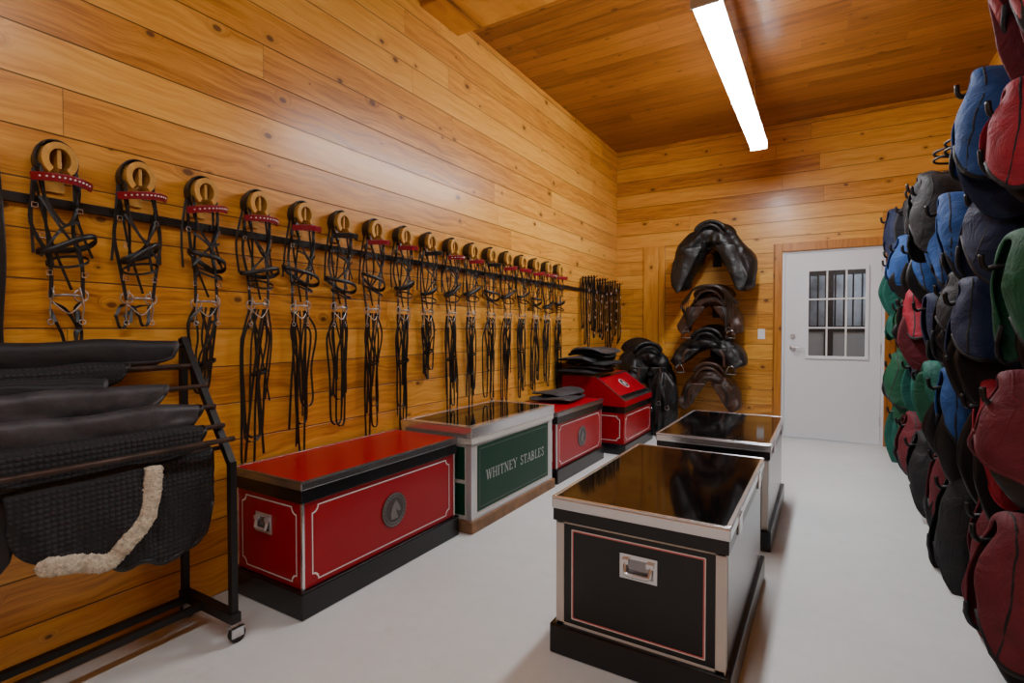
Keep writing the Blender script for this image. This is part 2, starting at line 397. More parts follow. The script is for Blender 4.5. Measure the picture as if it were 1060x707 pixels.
# ------------------------------------------------------------------ trunks
def notch_rect(hw, hh, r, n=6):
    out = []
    for (cx, cy, a0) in ((hw, hh, pi), (-hw, hh, 1.5*pi), (-hw, -hh, 0), (hw, -hh, .5*pi)):
        ar = []
        for k in range(n+1):
            a = a0+(pi/2)*k/n
            ar.append((cx+r*cos(a), cy+r*sin(a)))
        out += ar[::-1]
    return out
def stripe(mb, o, u, v, hw, hh, r, w):
    a = notch_rect(hw, hh, r); b = notch_rect(hw-w, hh-w, r)
    o, u, v = map(Vector, (o, u, v)); k = len(a)
    vs = [o+u*x+v*y for x, y in a]+[o+u*x+v*y for x, y in b]
    mb.add(vs, [(i, (i+1) % k, k+(i+1) % k, k+i) for i in range(k)])
def trunk_handle(e, o, u, n, mat=None, w=.13, h=.085):
    o, u, n = map(Vector, (o, u, n)); z = Vector((0, 0, 1)); m = MB()
    rr = [(-w/2, -h/2), (w/2, -h/2), (w/2, h/2), (-w/2, h/2)]
    m.prism(rr, o, u, z, n, .004)
    m.prism([(-w*.40, -h*.36), (w*.40, -h*.36), (w*.40, h*.32), (-w*.40, h*.32)], o+n*.004, u, z, n, .0012, 1)
    P = spl([o+u*(-w*.33)+z*h*.22+n*.010, o+u*(-w*.33)-z*h*.12+n*.016, o+u*(-w*.24)-z*h*.24+n*.019, o+u*(w*.24)-z*h*.24+n*.019, o+u*(w*.33)-z*h*.12+n*.016, o+u*(w*.33)+z*h*.22+n*.010], 4)
    m.tube(P, .007, 8)
    for s in (-1, 1):
        m.prism([(-.012, -.008), (.012, -.008), (.012, .008), (-.012, .008)], o+u*s*w*.33+z*h*.24+n*.003, u, z, n, .014)
    return m.obj('handle', [mat or M_CHR, M_DCHR], e, bevel=.001)
HORSE = [(-.30,-.55),(-.34,-.20),(-.26,.10),(-.12,.36),(.02,.50),(.04,.62),(.12,.52),(.24,.40),(.40,.10),(.46,-.06),(.40,-.16),(.30,-.14),(.20,-.02),(.10,.04),(.12,-.18),(.22,-.38),(.26,-.55)]
def emblem(e, o, r):
    o = Vector(o); m = MB()
    m.tube([o, o+Vector((.004, 0, 0))], r, 32)
    m.ring(o+Vector((.004, 0, 0)), r*.93, .0025, 'x', 32, 6, 1)
    m.ring(o+Vector((.004, 0, 0)), r*.76, .0018, 'x', 32, 6, 1)
    for k in range(24):
        a = 2*pi*k/24
        m.tube([o+Vector((.004, cos(a)*r*.85, sin(a)*r*.85)), o+Vector((.0055, cos(a)*r*.85, sin(a)*r*.85))], r*.035, 6, mi=1)
    m.prism([(a*r, b*r*.95) for a, b in HORSE], o+Vector((.004, 0, 0)), (0, 1, 0), (0, 0, 1), (1, 0, 0), .003, 1)
    m.obj('emblem', [M_GREY, M_GREYL], e)

def trunk(name_label, cx, cy, W, L, Hh, kind):
    e = empty('tack_trunk', (cx, cy, 0), name_label, 'trunk', 'tack trunks')
    w, l = W/2, L/2
    rim = M_CHR
    if kind == 'red':
        ph, lh, bh, body, ltop, plm, tr, rw = .115, .038, .056, M_RED, M_REDTOP, M_BP, M_DCHR, .010; rim = M_DCHR
    elif kind == 'green':
        ph, lh, bh, body, ltop, plm, tr, rw = .07, .070, .035, M_WHT, M_MIR, M_PLY, M_CHR, .045
    else:
        ph, lh, bh, body, ltop, plm, tr, rw = .11, .045, .045, M_BP, M_MIR, M_BP, M_CHR, .014
    MB().box(-w, w, -l, l, 0, ph).obj('plinth', plm, e, bevel=.006)
    i = .022
    MB().box(-w+i, w-i, -l+i, l-i, ph, Hh-lh).obj('body', body, e, bevel=.003)
    MB().box(-w+.010, w-.010, -l+.010, l-.010, Hh-lh-bh, Hh-lh).obj('band', M_BP if kind != 'green' else M_WHT, e, bevel=.002)
    g = .006
    MB().box(-w+g, w-g, -l+g, l-g, Hh-lh, Hh-.006).obj('lid', tr, e, bevel=.004)
    m = MB()
    X, Y = w-g, l-g
    m.box(-X, X, -Y, -Y+rw, Hh-.006, Hh).box(-X, X, Y-rw, Y, Hh-.006, Hh).box(-X, -X+rw, -Y+rw, Y-rw, Hh-.006, Hh).box(X-rw, X, -Y+rw, Y-rw, Hh-.006, Hh)
    m.obj('lid_rim', rim, e, bevel=.0015)
    MB().box(-X+rw, X-rw, -Y+rw, Y-rw, Hh-.007, Hh-.0015).obj('lid_panel', ltop, e)
    bt, bb = Hh-lh-bh, ph
    cw = .008 if kind == 'red' else (.034 if kind == 'green' else .028)
    cm = M_CHR if kind == 'red' else (M_STEEL if kind == 'green' else M_WHT)
    for sx in (-1, 1):
        for sy in (-1, 1):
            xa, ya = sx*(w-i), sy*(l-i); m = MB(); th = .003
            m.box(*sorted((xa+sx*th, xa-sx*cw)), *sorted((ya, ya+sy*th)), bb, bt)
            m.box(*sorted((xa, xa+sx*th)), *sorted((ya, ya-sy*cw)), bb, bt)
            m.obj('corner_trim', cm, e)
    xf, yf = w-i+.0016, -(l-i)-.0016
    zc = (bt+bb)/2; hh = (bt-bb)/2
    if kind == 'red':
        m = MB()
        stripe(m, (xf, 0, zc), (0, 1, 0), (0, 0, 1), l-i-.045, hh-.022, .030, .0055)
        stripe(m, (0, yf, zc), (1, 0, 0), (0, 0, 1), w-i-.035, hh-.022, .030, .0055)
        m.obj('pinstripe', M_PIN, e)
        trunk_handle(e, (-.03, yf, zc+hh*.30), (1, 0, 0), (0, -1, 0), M_STEEL, .11, .085)
        emblem(e, (xf, 0.02, zc), .085)
    elif kind == 'green':
        MB().box(xf-.001, xf+.002, -l+.085, l-.085, bb+.04, bt-.02).obj('green_panel', M_GRN, e)
        for za_, zb_ in ((bb+.03, (bb+bt)/2-.012), ((bb+bt)/2+.012, bt-.02)):
            MB().box(-w+.05, w-i-.045, yf-.003, yf+.001, za_, zb_).obj('green_panel', M_GRN, e)
        m = MB()
        stripe(m, (xf+.0028, 0, (bb+bt)/2+.010), (0, 1, 0), (0, 0, 1), l-.105, hh-.05, .001, .003)
        m.obj('pinstripe', M_GREYL, e)
        serif_text('WHITNEY STABLES', .062, .76, (xf+.003, 0.01, zc+.012), (0, 1, 0), (0, 0, 1), (1, 0, 0), M_SIL, e)
        m = MB(); m.box(w-i, w-i+.006, -l+i, l-i, ph, ph+.02); m.obj('lower_edging', M_STEEL, e)
        m = MB(); m.box(w-i, w-i+.006, -l+i, l-i, bt-.012, bt); m.obj('upper_edging', M_STEEL, e)
    else:
        m = MB(); stripe(m, (0, yf, zc), (1, 0, 0), (0, 0, 1), w-i-.058, hh-.026, .002, .0035)
        m.obj('pinstripe', M_PIN, e)
        m = MB(); stripe(m, (0, yf, zc), (1, 0, 0), (0, 0, 1), w-i-.0615, hh-.0295, .002, .0045); m.obj('inner_pinstripe', M_PINR, e)
        MB().box(xf-.001, xf+.0024, -l+i+.028, l-i-.028, bb+.003, bt-.003).obj('side_sheet', M_DCHR, e)
        trunk_handle(e, (0.015, yf, zc+hh*.42), (1, 0, 0), (0, -1, 0))
        MB().box(-w+i, w-i, -(l-i)-.003, -(l-i), bt-.008, bt).obj('edge_trim', M_WHT, e)
        MB().box(-w+i, w-i, -(l-i)-.003, -(l-i), bb, bb+.008).obj('edge_trim', M_WHT, e)
        for sy in (-.3, .3): MB().box(w-.010, w-.003, sy-.035, sy+.035, Hh-lh-.04, Hh-.02).obj('latch', M_CHR, e, bevel=.002)
    return e

trunk('red painted tack trunk with white pinstripes and round emblem', -2.075, 1.90, .50, 1.07, .575, 'red')
trunk('white tack trunk with green panels, lettering and plywood base', -2.035, 3.01, .56, 1.09, .63, 'green')
trunk('red tack trunk with round emblem and a pad on its lid', -2.03, 4.10, .54, .98, .56, 'red')
trunk('black tack trunk with cream corners, pinstripes and chrome handle', -.555, 2.24, .63, 1.05, .585, 'black')
trunk('black tack trunk with glossy lid standing behind another trunk', -.555, 3.62, .63, 1.05, .585, 'black')

e = empty('tack_trunk', (0, 5.24, 0), 'red tack trunk with a sloping black-banded lid near the corner', 'trunk', 'tack trunks')
MB().box(-2.30, -1.62, -.46, .46, 0, .10).obj('plinth', M_BP, e, bevel=.006)
MB().box(-2.28, -1.64, -.44, .44, .10, .46).obj('body', M_RED, e, bevel=.003)
MB().box(-2.285, -1.635, -.445, .445, .40, .46).obj('band', M_BP, e)
MB().prism([(-2.29, .46), (-1.63, .46), (-1.63, .52), (-1.93, .74), (-2.29, .74)], (0, -.45, 0), (1, 0, 0), (0, 0, 1), (0, 1, 0), .90).obj('lid', M_REDTOP, e, bevel=.004)
sl = Vector((.30, 0, -.22)).normalized(); nn = Vector((.22, 0, .30)).normalized()
o = Vector((-1.93, 0, .74))
m = MB()
for a, b in ((0, .022), (.345, .372)):
    m.prism([(a, -.45), (b, -.45), (b, .45), (a, .45)], o, sl, (0, 1, 0), nn, .002)
m.box(-2.29, -1.93, -.45, -.43, .74, .742)
m.prism([(.022, -.45), (.345, -.45), (.345, -.425), (.022, -.425)], o, sl, (0, 1, 0), nn, .002)
m.prism([(.022, .45), (.345, .45), (.345, .425), (.022, .425)], o, sl, (0, 1, 0), nn, .002)
m.obj('lid_rim', M_DCHR, e)
MB().prism([(.30, -.42), (.345, -.42), (.345, .42), (.30, .42)], o, sl, (0, 1, 0), nn, .0022).obj('lid_stripe', M_BP, e)
m = MB(); stripe(m, (-1.6385, 0, .25), (0, 1, 0), (0, 0, 1), .40, .12, .03, .006); stripe(m, (-1.96, -.4415, .25), (1, 0, 0), (0, 0, 1), .28, .12, .03, .006)
m.obj('pinstripe', M_PIN, e)
m = MB(); pc = o+sl*.165
m.prism([(.065*cos(k*pi/10), .065*sin(k*pi/10)) for k in range(20)], pc, sl, (0, 1, 0), nn, .004)
m.prism([(.055*cos(k*pi/10), .055*sin(k*pi/10)) for k in range(20)], pc, sl, (0, 1, 0), nn, .0048, 1)
m.prism([(-b*.05, a*.05) for a, b in HORSE], pc, sl, (0, 1, 0), nn, .006, 0)
m.obj('emblem', [M_PIN, M_GREY], e)
trunk_handle(e, (-1.96, -.4415, .33), (1, 0, 0), (0, -1, 0), M_STEEL)

# ------------------------------------------------------------------ bridles
def bridle(Y, seed, long, redk=True, loose=0.):
    R = random.Random(seed)
    e = empty('bridle', (XL, Y, 1.722), 'black leather bridle with red browband hanging from a wooden wall hook' if redk else 'black leather bridle with plain browband on a wall hook', 'bridle', 'bridles along the wall rail')
    j = lambda a: R.uniform(-a, a)
    cz = .062
    def arc(rx, rz, n=22): return [(rx*cos(t), cz+rz*sin(t)) for t in [-.30*pi+1.60*pi*k/n for k in range(n+1)]]
    A, B = arc(.051, .060), arc(.030, .038); n = len(A); xa, xb = 0, .088
    vs = [(xa, y, z) for y, z in A]+[(xb, y, z) for y, z in A]+[(xa, y, z) for y, z in B]+[(xb, y, z) for y, z in B]
    fs = []
    for k in range(n-1):
        fs += [(k, k+1, n+k+1, n+k), (2*n+k, 2*n+k+1, 3*n+k+1, 3*n+k), (n+k, n+k+1, 3*n+k+1, 3*n+k), (k, k+1, 2*n+k+1, 2*n+k)]
    fs += [(0, n, 3*n, 2*n), (n-1, 2*n-1, 4*n-1, 3*n-1)]
    m = MB().add(vs, fs); m.box(0, .012, -.034, .034, cz-.10, cz+.04)
    m.box(.012, .080, -.0055, .0055, cz-.03, cz+.036)
    m.obj('wall_hook', M_TAN, e, bevel=.0015)
    lth = M_BLK if R.random() < .75 else M_BRD
    m = MB()
    for k, (r, tw0) in enumerate(((.054, 0), (.058, .002), (.060, -.002))):
        P = [(.008+.012+k*.018, r*cos(t)*1.0+tw0, cz+r*1.18*sin(t)) for t in [pi*(-.16)+pi*1.32*q/18 for q in range(19)]]
        m.ribbon(P, .020, .004, (1, 0, 0))
    m.obj('crownpiece', lth, e)
    tl0 = j(.010)-.005
    P = [(.080+.060*(1-(q/6)**2), q/6*.082+.006, -.012-tl0*q/6) for q in range(-6, 7)]
    mm = MB().sweep(P, [(-.014, -.005), (-.009, -.010), (.009, -.010), (.014, -.005), (.014, .006), (-.014, .006)], (0.35, .0, 1))
    mm.obj('browband', M_REDL if redk else lth, e, smooth=False, bevel=.002)
    if redk and R.random() < .3:
        m2 = MB()
        for q in range(-5, 6):
            p = Vector((.080+.060*(1-(q/6)**2)+.006, q/6*.082+.006, -.012-tl0*q/6))
            m2.tube([p, p+Vector((.005, 0, .0))], .003, 8)
        m2.obj('browband_studs', M_PIN, e)
    m = MB(); w1 = .052+j(.014); tw = j(.026)
    for s in (-1, 1):
        m.ribbon(spl([(.05, s*.052, .05), (.055, s*.062, -.04), (.04+j(.01), s*(w1+.014)+j(.012), -.16), (.045, s*w1+tw, -.28), (.05, s*.045+tw, -.41)], 5), .012, .0025, (0, 1, 0))
        m.ribbon(spl([(.07, s*.048, .04), (.085, s*.046, -.06), (.06, s*.028+j(.015), -.18), (.06, s*.042+tw, -.30)], 5), .009, .0025, (0, 1, 0))
        m.ribbon(spl([(.03, s*.056, .03), (.03, s*.074+j(.014), -.12), (.03, s*.084+tw, -.26)], 5), .009, .0025, (.3, 1, 0))
    m.ribbon(spl([(.03, -.05, -.02), (.03, -.02+j(.02), -.2), (.03, .02+tw, -.38)], 5), .009, .0025, (.3, 1, 0))
    m.obj('cheekpiece', lth, e)
    m = MB()
    m.ribbon(spl([(.06, -.055, .02), (.09, -.04, -.09+j(.02)), (.095, .01, -.16+j(.03)), (.09, .045, -.09), (.06, .055, .02)], 6), .010, .0025, (0, 0, 1))
    m.ribbon(spl([(.08, -.055, -.10+j(.03)), (.10, 0, -.17+j(.02)), (.08, .055, -.25+j(.02))], 5), .009, .0025, (0, .3, 1))
    m.ribbon(spl([(.08, .055, -.12+j(.03)), (.095, 0, -.19+j(.02)), (.08, -.055, -.26+j(.02))], 5), .009, .0025, (0, .3, 1))
    m.obj('throatlatch', lth, e)
    wn = .084+j(.022); tl = j(.045); zn = -.255+j(.035)
    P = [(.06+.045*cos(a_)+.0, tw+wn*sin(a_), zn+tl*sin(a_)+.012*cos(a_)+.01*sin(2*a_)) for a_ in [2*pi*k/28 for k in range(28)]]
    MB().sweep(P, [(-.010, -.002), (-.005, -.003), (.005, -.003), (.010, -.002), (.008, .002), (-.008, .002)], (0, 0, 1), True).obj('noseband', lth, e, smooth=True)
    P = [(.062+.04*cos(a_), tw+.060*sin(a_), zn-.055-.02*cos(a_)+tl*.5*sin(a_)) for a_ in [2*pi*k/24 for k in range(24)]]
    MB().ribbon(P, .009, .0025, (0, 0, 1), True).obj('flash_strap', lth, e)
    m = MB(); zb = -.405
    for s in (-1, 1):
        c_ = (.05+j(.01), s*.042+tw, zb+j(.01))
        m.ring(c_, .021, .0026, 'x' if R.random() < .8 else 'y', 18, 6)
        m.tube(spl([(c_[0]+.004, c_[1]-s*.006, zb+.035), (c_[0]+.006, c_[1], zb), (c_[0]+.006, c_[1]+s*.005, zb-.04), (c_[0]-.002, c_[1]+s*.002, zb-.08)], 4), .003, 6)
        m.ring((c_[0], c_[1]+s*.002, zb-.09), .009, .002, 'x', 12, 5)
    m.tube(spl([(.05, -.042+tw, zb), (.075, -.02+tw, zb+.004), (.075, .02+tw, zb+.004), (.05, .042+tw, zb)], 5), .0045, 8)
    m.tube(spl([(.05, -.042+tw, zb-.02), (.065, tw, zb-.06), (.05, .042+tw, zb-.02)], 6), .0025, 6)
    m.obj('bit', M_BIT, e, smooth=True)
    for s in (-1, 1):
        for zz, yy in ((-.10, .062), (-.325, .05), (-.20, .042)):
            yy2 = s*yy+(tw if zz < -.25 else 0)
            MB().tube([(.058, yy2-.008, zz-.008), (.058, yy2+.008, zz-.008), (.058, yy2+.008, zz+.008), (.058, yy2-.008, zz+.008)], .002, 5, True).obj('buckle', M_CHR, e)
    m = MB(); nr = 3 if long > .25 else 2
    for k in range(nr):
        bt = -.42-long*(1-.12*k)+j(.09); hw = .008+.007*k+R.random()*.016+loose*R.uniform(.3, 1)*.032; xo = .025+.009*k; dy = tw+j(.06)
        s0 = -.042+.010*k; s1 = .042-.012*k
        P = spl([(xo+.015, s0+tw, zb-.02-.07*(k % 2)), (xo+j(.01), dy*.5-hw*1.5+j(.012), zb+(bt-zb)*.25), (xo, dy-hw+j(.008), zb+(bt-zb)*.6), (xo, dy-hw*.9, bt+.05), (xo+.004, dy-hw*.55, bt+.008), (xo+.006, dy, bt), (xo+.004, dy+hw*.55, bt+.008), (xo, dy+hw*.9, bt+.05), (xo, dy+hw+j(.012), zb+(bt-zb)*.6), (xo+j(.01), dy*.6+hw*1.6, zb+(bt-zb)*.25), (xo+.015, s1+tw, zb-.02-.07*(k % 2))], 5)
        m.ribbon(P, .010, .0028, (.45, .89, 0))
    if long > .25:
        for q_ in range(5):
            yy = tw+j(.07); y_s = -.05+tw+.024*q_; le = long*(1-.40*R.random())
            m.ribbon(spl([(.05, y_s, zb-.02), (.04+.006*q_, y_s*.5+yy*.5+j(.016), -.55), (.04+.005*q_, yy+j(.016), -.42-le*.6), (.045, yy+j(.014), -.42-le)], 6), .008+.003*(q_ % 2), .0028, (.3, .95, 0))
    m.obj('reins', lth if R.random() < .6 else M_BLK, e)
    if R.random() < .6 and long > .25:
        zz = -.58-long*.2
        MB().ribbon([(.05+.03*cos(a_), tw*.8+.036*sin(a_), zz+.012*sin(a_)) for a_ in [2*pi*k/16 for k in range(16)]], .012, .004, (0, 0, 1), True).obj('keeper_strap', lth, e)
    return e
longs = [.10, .17, .42, .72, .70, .62, .70, .72, .45, .74, .66, .66, .70, .66, .72, .62, .66]
reds = [1, 1, 1, 1, 1, 0, 1, 1, 0, 1, 1, 0, 1, 1, 1, 1, 1]
for i in range(17): bridle(.748+.2480*i, 40+i, longs[i], bool(reds[i]), max(0, 1-i/8) if i > 1 else 0)

e = empty('girth_strap', (XL, .575, 1.74), 'black padded girth strap hanging on the wall rail', 'girth')
MB().ribbon(spl([(.03, .0, 0), (.035, .01, -.3), (.03, 0, -.55), (.035, .01, -.72)], 6), .065, .018, (0, 1, 0)).obj('strap', M_BLK, e, bevel=.005)
MB().tube([(0, 0, .0), (.05, 0, 0), (.055, 0, .02)], .006, 8).obj('hook', M_IRON, e)
MB().ring((.035, .01, -.74), .028, .004, 'x').obj('buckle', M_CHR, e)

# halters in the corner
def halter(x, y, z, seed, ang):
    R = random.Random(seed)
    e = empty('halter', (x, y, z), 'black leather halter with silver buckles hanging near the corner', 'halter', 'halters near the corner', ang)
    j = lambda a: R.uniform(-a, a)
    MB().tube([(-.01, 0, -.12), (-.01, 0, 0), (.11, 0, 0), (.12, 0, .02)], .005, 8).obj('hook', M_IRON, e)
    m = MB()
    for k in range(3):
        L = .60+.09*k+j(.12); dy = j(.03); xo = .02+.032*k
        P = spl([(xo, -.010, .0), (xo, -.028+dy, -.2), (xo+.01, -.026+dy, -L+.08), (xo, dy, -L), (xo+.01, .026+dy, -L+.08), (xo, .028+dy, -.2), (xo, .010, .0), (xo, 0, .01)], 5, True)
        m.ribbon(P, .015, .004, (.3, .95, 0), True)
    m.obj('strap', M_BLK, e)
    for k in range(5):
        yy, zz = j(.030), -.14-.115*k+j(.05)
        MB().tube([(.105, yy-.010, zz-.012), (.105, yy+.010, zz-.012), (.105, yy+.010, zz+.012), (.105, yy-.010, zz+.012)], .0032, 5, True).obj('buckle', M_CHR, e)
for i, y in enumerate((5.36, 5.53, 5.70, 5.87, 6.04, 6.21, 6.38)): halter(XL+.02, y, 1.77+.02*(i % 2), 7+i, 0)

# ------------------------------------------------------------------ saddles on the far wall
def arch_saddle(loc, sc, mat, label, W=.34, drop=.46, thick=.12, depth=.20, irons=False, seed=1, topz=.11, rz=0, wrk=.18, straps=3):
    e = empty('saddle', loc, label, 'saddle', 'saddles on the wall racks', rz); e.scale = (sc,)*3
    R = random.Random(seed)
    P = spl([(-W*1.02, -.02, -drop), (-W, -.02, -drop*.62), (-W*.80, 0, -drop*.25), (-W*.42, 0, topz*.45), (0, 0.0, topz), (W*.42, 0, topz*.45), (W*.80, 0, -drop*.25), (W*1.02, -.02, -drop*.62), (W*1.08, -.02, -drop*1.04)], 7)
    N = len(P); n = 26
    def pr_(i):
        u = abs(2*i/(N-1)-1); tip = max(0, (u-.88)/.12)
        k = sqrt(max(.02, 1-tip*tip)); out = []
        th_ = thick*(.82+.32*sin(pi*min(1, u*1.15)))*k; dp = depth*(.95-.25*u)*(.35+.65*k)
        for q in range(n):
            a = 2*pi*q/n; p = P[i]
            v1 = Vector((p.x*5+cos(a)*1.3+seed, p.z*5, sin(a)*1.3))
            nz = 1+wrk*noise.noise(v1)+wrk*.55*(.4-abs(noise.noise(v1*2.4)))*1.4+.05*noise.noise(v1*4)
            ca, sa = cos(a), sin(a)
            out.append((dp*abs(ca)**.7*(1 if ca > 0 else -1)*nz, th_*sa*nz))
        return out
    MB().sweep(P, pr_, (0, 1, 0)).obj('panel', mat, e, smooth=True, sub=1)
    def seat(u, v):
        a = (u-.5)*pi*.9; y = -.20+.46*v
        r = .14+.05*v-.03*sin(pi*v)
        z = topz+.02+.10*cos(a)*(.6+.4*v)+.08*(abs(2*v-1))**2
        return (r*sin(a)*1.15, y, z-.06*(1-cos(a)))
    MB().grid(seat, 13, 15).obj('seat', mat, e, smooth=True, solid=.04, sub=1)
    for s in (-1, 1):
        def flap(u, v):
            x = s*(W*(.50+.50*u)+(v-.5)*.20*(1-.2*u)); z = -drop*.05-u*drop*(1.02-.32*(2*v-1)**2)
            return (x, -depth*.98-.02*sin(pi*v)+.035*noise.noise(Vector((x*8, z*8, seed))), z)
        MB().grid(flap, 12, 12).obj('flap', mat, e, smooth=True, solid=.014, sub=1)
        xs_ = s*W*.86
        for q_ in range(straps):
            xx = xs_*R.uniform(.72, 1.12); le = drop*R.uniform(.75, 1.20)
            MB().ribbon(spl([(xx*.75, -depth-.03, -.02), (xx*.96, -depth-.045-.01*q_, -le*.4), (xx, -depth-.05-.008*q_, -le)], 5), .018+.01*R.random(), .004, (1, 0, 0)).obj('strap', M_BLK if q_ else M_BRN, e)
        if irons:
            c_ = Vector((xs_, -depth-.05, -drop*.85-.075))
            MB().tube([c_+Vector((.042*cos(t), 0, .055*sin(t))) for t in [pi*q/10 for q in range(11)]]+[c_+Vector((-.046, 0, -.03)), c_+Vector((.046, 0, -.03))], .005, 8, True).obj('stirrup_iron', M_DCHR, e, smooth=True)
    MB().tube(spl([(-.15, -.20, topz-.01), (-.08, -.235, topz+.075), (0, -.245, topz+.10), (.08, -.235, topz+.075), (.15, -.20, topz-.01)], 5), .016, 8).obj('pommel_roll', mat, e, smooth=True)
    return e
def wall_rack(x, z):
    e = empty('saddle_rack', (x, YB, z), 'black iron saddle rack bracket fixed to the pine wall', 'saddle rack', 'wall saddle racks')
    MB().box(-.05, .05, -.008, 0, -.14, .04).obj('back_plate', M_IRON, e)
    MB().tube([(-.03, 0, 0), (-.04, -.38, 0), (-.02, -.46, .02), (.02, -.46, .02), (.04, -.38, 0), (.03, 0, 0)], .008, 8).tube([(0, -.005, -.12), (0, -.36, -.005)], .008, 8).obj('arm', M_IRON, e)
xs = -1.11
wall_rack(xs, 2.08); arch_saddle((xs, 6.24, 2.14), 1.0, M_SADL, 'puffy creased black leather saddle with long flaps on the top rack', .325, .50, .125, .24, seed=1, topz=.10, wrk=.34, straps=0)
wall_rack(xs, 1.48); arch_saddle((xs, 6.24, 1.47), 1.0, M_BRN, 'dark brown leather saddle with hanging straps on the wall rack', .27, .30, .060, .18, irons=True, seed=4, topz=.06, wrk=.2, straps=2)
wall_rack(xs-.02, 1.02); arch_saddle((xs-.02, 6.22, 1.00), 1.0, M_SADL, 'black leather saddle with a steel stirrup on the wall rack', .31, .20, .085, .22, irons=True, seed=7, topz=.06, wrk=.2, straps=1)
wall_rack(xs, .66); arch_saddle((xs, 6.24, .62), 1.0, M_BRN, 'dark brown leather saddle on the lowest rack', .25, .30, .075, .20, seed=9, topz=.06, wrk=.2, straps=2)
e = empty('harness', (xs, 5.95, 1.70), 'brown leather harness straps draped below the top saddle', 'harness')
m = MB()
for k in range(5):
    w = .21+.022*k; P = spl([(-w*.9, .012*k, -.50+.06*k), (-w*.95, .012*k, -.22), (-.12, .012*k, -.04), (.12, .012*k, -.04), (w*.95, .012*k, -.20), (w*1.02, .012*k, -.44+.05*k)], 6)
    m.ribbon(P, .028, .006, (0, 1, 1.4))
m.obj('strap', M_BRD, e)
for s in (-1, 1): MB().ring((s*.22, 0, -.50), .025, .004, 'y').obj('ring', M_DCHR, e)
MB().tube([(0, .04, -.04), (0, YB-5.95, -.02)], .01, 8).obj('hook', M_IRON, e)

e = empty('saddle_stand', (-1.86, 6.12, 0), 'black iron floor stand carrying a black saddle', 'saddle stand')
MB().tube([(-.18, -.20, .0), (.0, -.16, .66), (.18, -.20, .0)], .011, 8).tube([(-.18, .18, .0), (0, .16, .66), (.18, .18, .0)], .011, 8).tube([(0, -.22, .67), (0, .22, .67)], .03, 10).obj('frame', M_IRON, e)
arch_saddle((-1.84, 6.08, .80), 1.0, M_SADL, 'bulky black leather saddle heaped on a floor stand near the corner', .20, .46, .14, .24, seed=12, topz=.10, rz=.55, wrk=.4, straps=1)
def gear(x, y, z0, hgt, w, seed):
    e = empty('harness_bundle', (x, y, 0), 'bulky bundle of black padded tack near the corner', 'harness')
    def fn(u, v):
        a = 2*pi*u; zz = z0+hgt*v
        r = w*(sin(pi*min(1, v*.93+.05)))**.5
        p = Vector((cos(a)*2.2+seed, sin(a)*2.2, v*3))
        r *= 1+.40*noise.noise(p)+.22*(.4-abs(noise.noise(p*2.2)))+.08*noise.noise(p*5)
        return (r*cos(a), r*.7*sin(a), zz)
    MB().grid(fn, 44, 30, 0, True).obj('padding', M_SADL, e, smooth=True, sub=1)
    R = random.Random(seed)
    for k in range(3):
        xx = -.10+.09*k
        MB().ribbon(spl([(xx, -w*.80, z0+hgt*.9), (xx+.03, -w*.95, z0+hgt*.6), (xx-.01, -w*.92, z0+hgt*(.1+.12*k))], 6), .028, .005, (1, 0, 0)).obj('strap', M_BLK, e)
        MB().ring((xx+.02, -w*.97, z0+hgt*R.uniform(.35, .7)), .022, .004, 'y').obj('ring', M_DCHR, e)
gear(-1.58, 5.90, .0, .72, .17, 3)

# ------------------------------------------------------------------ soft pads
def flatpad(x, y, z, W, L, T, mat, seed, rz, label, group=None, droop=.0):
    def fn(u, v):
        a = 2*pi*u; b = pi*(v-.5)
        ca, sa = cos(a), sin(a); p = .34+.08*sin(seed*1.3)
        rx = abs(ca)**p*(1 if ca >= 0 else -1); ry = abs(sa)**p*(1 if sa >= 0 else -1)
        cb = max(0, cos(b))**.16
        q = Vector((rx*cb*W/2, ry*cb*L/2, 0))
        nz = noise.noise(Vector((q.x*5+seed, q.y*5, seed*1.7)))*.034
        nz2 = noise.noise(Vector((q.x*14+seed, q.y*14, seed)))*.009
        sag = droop*(abs(2*q.x/W)**2.0)*-1+droop*.6
        return (q.x*(1+nz*4), q.y*(1+nz*3), T/2+T/2*sin(b)+sag+(nz+nz2)*(.7 if v > .5 else .5))
    o = MB().grid(fn, 52, 13, 0, True).obj('saddle_pad', mat, None, smooth=True, loc=(x, y, z))
    o.rotation_euler = (0, 0, rz)
    top(o, label, 'saddle pad', group)
    return o
zz = .765
for k, (T, m_) in enumerate(((.036, M_PAD2), (.034, M_PAD4), (.036, M_PAD1), (.032, M_PAD4), (.034, M_PAD2), (.030, M_PAD4))):
    flatpad(-2.07+.035*((k*7) % 3-1), 5.06+.05*((k*5) % 3-1), zz, .42-.03*(k % 2), .66-.03*k+.07*(k % 2), T, m_, k+1, .10*((k*2) % 3-1), 'folded black saddle pad stacked on the slanted trunk', 'stacked saddle pads', droop=.010+.006*k)
    zz += T+.006
flatpad(-2.09, 4.30, .575, .40, .56, .028, M_PAD4, 9, .12, 'folded charcoal saddle pad lying on the red trunk lid', 'saddle pads on the trunk lid', droop=.012)
flatpad(-2.11, 4.33, .612, .34, .46, .026, M_PAD4, 12, -.15, 'folded charcoal saddle pad lying on the red trunk lid', 'saddle pads on the trunk lid', droop=.02)

